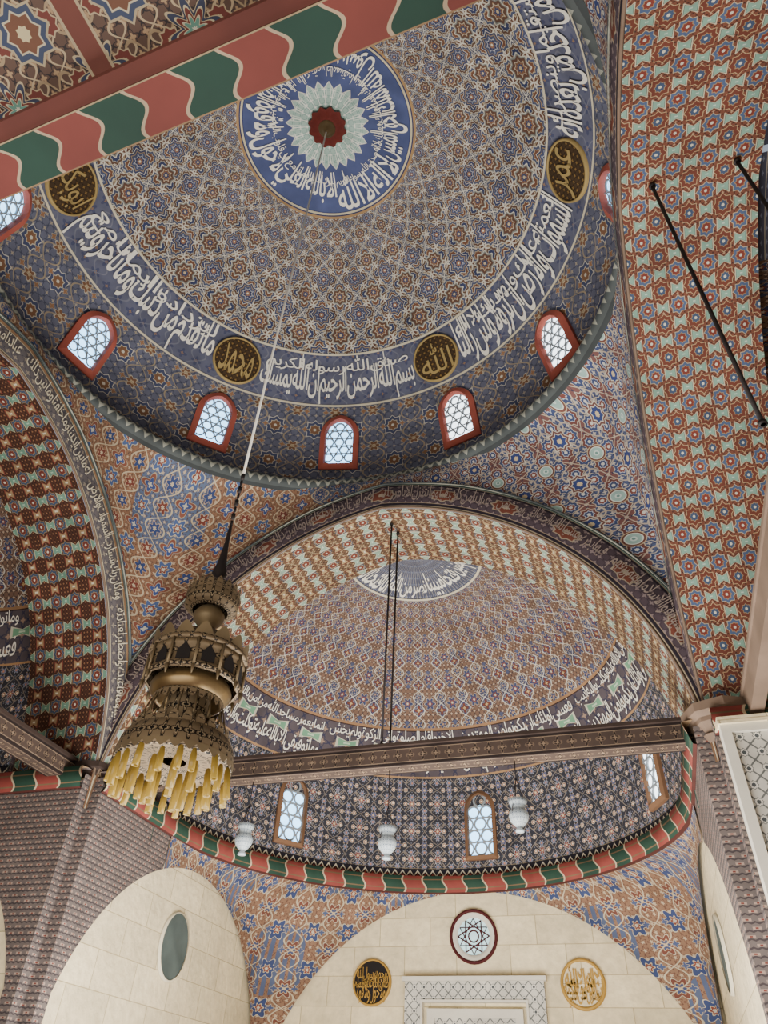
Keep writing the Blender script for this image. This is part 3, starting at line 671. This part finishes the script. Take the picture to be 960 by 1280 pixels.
part('frame','white',[(0,.12,-.08,.2,0,4.15+z0),(1.3,1.42,-.08,.2,0,4.15+z0),(.12,1.3,-.08,.2,4.05+z0,4.15+z0)],mp)
part('capital','stone',[(-.02,1.5,-.12,.2,4.15+z0,4.24+z0)],mp)
# ---------------------------------------------------------------- tie beams
def beam(k,lab,mb='brownwood',wd=1.):
    M=Matrix.Rotation(k*pi/2,4,'Z'); root=empty('tie_beam',tuple(M@Vector((0,5.35,4.45))),lab,'beam',group='carved tie beams')
    def pl(y0,y1,za,zb,nm,mt):
        b=Buf(); y0=(y0-5.35)*wd;y1=(y1-5.35)*wd
        for (P,Q) in (((y0,za),(y0,zb)),((y0,za),(y1,za)),((y1,za),(y1,zb)),((y0,zb),(y1,zb))):
            b.grid(12,1,lambda i,j:(-R4-.1+(2*R4+.2)*i,P[0]+(Q[0]-P[0])*j,P[1]+(Q[1]-P[1])*j-4.5,i*9.3,j))
        b.xf(M); b.obj(nm,mt,parent=root,smooth=False)
    pl(5.17,5.5,4.36,4.65,'carved_beam','beam' if mb=='brownwood' else mb); pl(5.12,5.55,4.65,4.7,'top_board',mb)
for k,l in ((0,'dark carved wooden tie beam with painted ornament across the apse arch'),(1,'brown carved wooden tie beam across the side arch')): beam(k,l)
beam(3,'weathered pale wooden tie beam across the side arch','palewood',.5)
def rod(x,y,za,zb,r=.022):
    b=Buf(); b.tube((0,0,0),(0,0,zb-za),r,8); b.tube((0,0,zb-za-.03),(0,0,zb-za),r*2,10); b.tube((0,0,0),(0,0,.03),r*1.8,10)
    o=b.obj('suspension_rod','iron',label='thin dark iron rod hanging from arch soffit to tie beam',cat='iron rod',group='iron suspension rods'); o.location=(x,y,za)
rod(.08,5.2,4.66,9.22,.018); rod(.12,5.5,4.66,9.22,.018); rod(5.16,-.3,4.66,9.17,.022); rod(6.15,-.33,4.66,9.17,.022)
# ---------------------------------------------------------------- hanging glass lamps
def lamp(x,y,z):
    root=empty('hanging_glass_lamp',(x,y,z-.23),'white patterned glass mosque lamp on thin chains below beam','hanging lamp','white glass mosque lamps')
    s=.84
    b=Buf(); b.lathe([(r*s,h*s) for r,h in [(.0,0),(.07,.0),(.075,.03),(.045,.06),(.08,.1),(.14,.17),(.165,.24),(.16,.3),(.12,.36),(.11,.38),(.14,.45),(.17,.52),(.16,.52),(.1,.39)]],28,us=3,vs=3); b.obj('lamp_body','lampg',parent=root)
    b=Buf()
    for q in range(3):
        a=q*2*pi/3; b.tube((.14*cos(a),.14*sin(a),.25),(0,0,.75),.006,6)
    b.tube((0,0,.75),(0,0,4.31-(z-.23)),.008,6); b.obj('chain','iron',parent=root)
for x,z in ((-2.13,3.42),(.18,3.26),(2.1,3.53)): lamp(x,5.35,z)
# ---------------------------------------------------------------- chandelier
ch=empty('chandelier',(0,0,1.9),'large tiered pierced brass mosque chandelier with yellowed glass tubes','chandelier'); Z=lambda z:z-1.9
def chl(nm,mt,prof,seg=32,us=24,vs=8):
    b=Buf(); b.lathe([(r,Z(z)) for r,z in prof],seg,us=us,vs=vs); return b.obj(nm,mt,parent=ch)
b=Buf(); b.tube((0,0,Z(5.6)),(0,0,Z(15.54)),.017,6); b.obj('suspension_cable','steel',parent=ch)
b=Buf()
for q in range(8):
    z=Z(4.88+q*.1); b.tube((0,0,z),(0,0,z+.07),.022 if q%2 else .014,8)
b.obj('chain','iron',parent=ch)
chl('finial','iron',[(.012,4.9),(.02,4.8),(.022,4.65),(.035,4.5),(.05,4.35),(.075,4.24),(.045,4.2),(.07,4.14),(.12,4.09)],20,4,4)
chl('crown','brass',[(.1,4.1),(.19,4.07),(.24,4.0),(.255,3.93),(.26,3.88),(.255,3.82),(.23,3.8),(.17,3.78)],32,18,9)
chl('neck','brassp',[(.11,3.8),(.15,3.74),(.14,3.68),(.07,3.6),(.1,3.56)],28)
chl('hood','brass',[(.1,3.58),(.14,3.53),(.2,3.5),(.28,3.45),(.36,3.39),(.42,3.33),(.45,3.27),(.45,3.25),(.41,3.25)],32,26,9)
def crest(nm,r,z,n,h,flip=1,mt='brass',tilt=0.):
    b=Buf()
    def fn(i,j):
        y=h*j*(.2+.8*ab_((i*n)%1)); rr=r+tilt*y; a=2*pi*i; return (rr*cos(a),rr*sin(a),Z(z)+flip*y,i*n,y*20)
    def ab_(t): return 1-abs(2*t-1)**1.6
    b.grid(n*8,1,fn); return b.obj(nm,mt,parent=ch,smooth=False)
crest('crown_crest',.26,3.92,18,.13); crest('hood_crest',.43,3.27,16,.14,1,'brassp',.15)
chl('lantern_body','brass',[(.41,3.25),(.435,3.24),(.435,3.2),(.42,3.19),(.42,3.04),(.435,3.03),(.435,2.99),(.4,2.98)],12,24,7)
b=Buf(); b.tube((.435,0,Z(2.98)),(.435,0,Z(3.26)),.014,6); b.tube((.435,0,Z(2.9)),(.435,0,Z(2.98)),.004,6,r2=.022)
repeat(b.obj('corner_post','brassp',parent=ch),12)
b=Buf(); a=2*pi*.5/12; c_,s_=cos(a),sin(a); P=[(-.06,.02),(.06,.02),(.06,.1),(.03,.15),(0,.18),(-.03,.15),(-.06,.1)]
for t,y in P: b.v.append((.414*c_-t*s_,.414*s_+t*c_,Z(3.02)+y)); b.u.append((t,y))
b.f.append(tuple(range(7))); repeat(b.obj('arched_opening','dark',parent=ch,smooth=False),12)
chl('reflector_bowl','bowl',[(.34,2.99),(.36,2.94),(.35,2.9),(.31,2.85),(.28,2.82),(.27,2.85),(.1,2.98)],40)
chl('inner_drum','brass',[(.18,2.88),(.18,2.42),(.14,2.38),(.0,2.36)],24,12,7)
b=Buf()
for q in range(16):
    a=2*pi*q/16
    b.tube((.3*cos(a),.3*sin(a),Z(2.83)),(.41*cos(a),.41*sin(a),Z(2.46)),.006,6)
    b.tube((.34*cos(a),.34*sin(a),Z(2.6)),(.34*cos(a),.34*sin(a),Z(2.7)),.014,6,r2=.006)
b.obj('hanging_bars','brassp',parent=ch)
crest('bowl_fringe',.31,2.84,24,.08,-1)
chl('gallery_ring','brass',[(.40,2.5),(.43,2.49),(.47,2.42),(.485,2.33),(.49,2.27),(.46,2.26),(.3,2.29),(.1,2.3)],40,30,7)
crest('gallery_crest',.42,2.49,24,.09,1); crest('gallery_fringe',.49,2.31,28,.07,-1,'brassp')
def tubeobj(a,r,z,L,tilt,rr):
    b=Buf(); b.lathe([(rr*.5,0),(rr*.75,-.02),(rr,-.06),(rr,-L),(rr*.86,-L),(rr*.8,-L+.06)],12)
    o=b.obj('glass_tube','tube',parent=ch); o.location=(r*cos(a),r*sin(a),Z(z))
    o.rotation_euler=(Matrix.Rotation(a,3,'Z')@Matrix.Rotation(-tilt,3,'Y')).to_euler()
for q in range(20): tubeobj(2*pi*(q+random.uniform(-.22,.22))/20,.46,2.27+random.uniform(-.04,.04),random.uniform(.18,.26),random.uniform(-.06,.2),.027)
for q in range(11): tubeobj(2*pi*(q+random.uniform(.3,.7))/11,.31,2.24,random.uniform(.2,.28),random.uniform(-.1,.15),.03)
for q in range(5): tubeobj(2*pi*(q+.3)/5,.15,2.26,random.uniform(.24,.34),random.uniform(-.08,.08),.03)
# ---------------------------------------------------------------- gallery overhead
gl=empty('wooden_gallery',(0,-4.8,3.0),'painted wooden gallery with red and green wavy edge and star panels','gallery')
Rg=Matrix.Rotation(-.055,4,'Z')
def gpart(nm,mt,fns):
    b=Buf()
    for (nu,nv,fn) in fns: b.grid(nu,nv,fn)
    b.xf(Rg); return b.obj(nm,mt,parent=gl,smooth=False)
E0=.695
x0,x1=-4.3,4.4
gpart('wavy_edge','wavy2',[(1,1,lambda i,j:(x0+(x1-x0)*i,E0-.19*j,0.0,(x0+(x1-x0)*i)/.42,j)),(1,1,lambda i,j:(x0+(x1-x0)*i,E0,.22*j,(x0+(x1-x0)*i)/.42,j))])
gpart('red_border','redpaint',[(1,1,lambda i,j:(x0+(x1-x0)*i,E0-.19-.06*j,.01+.03*j)),(1,1,lambda i,j:(x0+(x1-x0)*i,E0-.25,.04+.06*j))])
gpart('coffered_underside','coffer',[(1,1,lambda i,j:(x0+(x1-x0)*i,E0-.25-1.71*j,.1,(x0+(x1-x0)*i)+.1,-1.71*j))])
gpart('top_deck','redpaint',[(1,1,lambda i,j:(x0+(x1-x0)*i,E0-1.96*j,.22))])
for px_ in (-4.0,3.9):
    b=Buf(); b.box(px_-.08,px_+.08,-1.2,-1.04,FLOOR-3.0,.1); b.obj('support_post','palewood',parent=gl,smooth=False)
# ---------------------------------------------------------------- lights
w=bpy.data.worlds.new('World'); sc.world=w; w.use_nodes=True; w.node_tree.nodes['Background'].inputs[0].default_value=(.75,.85,1,1); w.node_tree.nodes['Background'].inputs[1].default_value=.5
def area(loc,rot,sx,sy,e,col=(1,.965,.91)):
    l=bpy.data.lights.new('added_fill_light','AREA'); l.shape='RECTANGLE'; l.size=sx; l.size_y=sy; l.energy=e; l.color=col
    o=bpy.data.objects.new('added_fill_light',l); COL.objects.link(o); o.location=loc; o.rotation_euler=rot
area((.5,3,-1.3),(pi,0,0),7,8,2750); area((0,-5.6,.6),(math.radians(115),0,0),7,3,350)  # added fill lamps: upward one near the floor as bounce, another at the entrance
# ---------------------------------------------------------------- camera
f,pitch,roll,yaw=891.53,.7245,.0558,.3368
Hh=Vector((-sin(yaw),cos(yaw),0)); R0=Vector((cos(yaw),sin(yaw),0)); Zz=Vector((0,0,1))
F=Hh*cos(pitch)+Zz*sin(pitch); U0=-Hh*sin(pitch)+Zz*cos(pitch)
Rr=R0*cos(roll)+U0*sin(roll); U=U0*cos(roll)-R0*sin(roll)
cd=bpy.data.cameras.new('camera'); cam=bpy.data.objects.new('camera',cd); COL.objects.link(cam)
cd.sensor_fit='VERTICAL'; cd.sensor_height=36; cd.sensor_width=27; cd.lens=f/1280*36; cd.clip_start=.05
cam.matrix_world=Matrix(((Rr.x,U.x,-F.x,3.4774),(Rr.y,U.y,-F.y,-5.0083),(Rr.z,U.z,-F.z,0),(0,0,0,1)))
sc.camera=cam
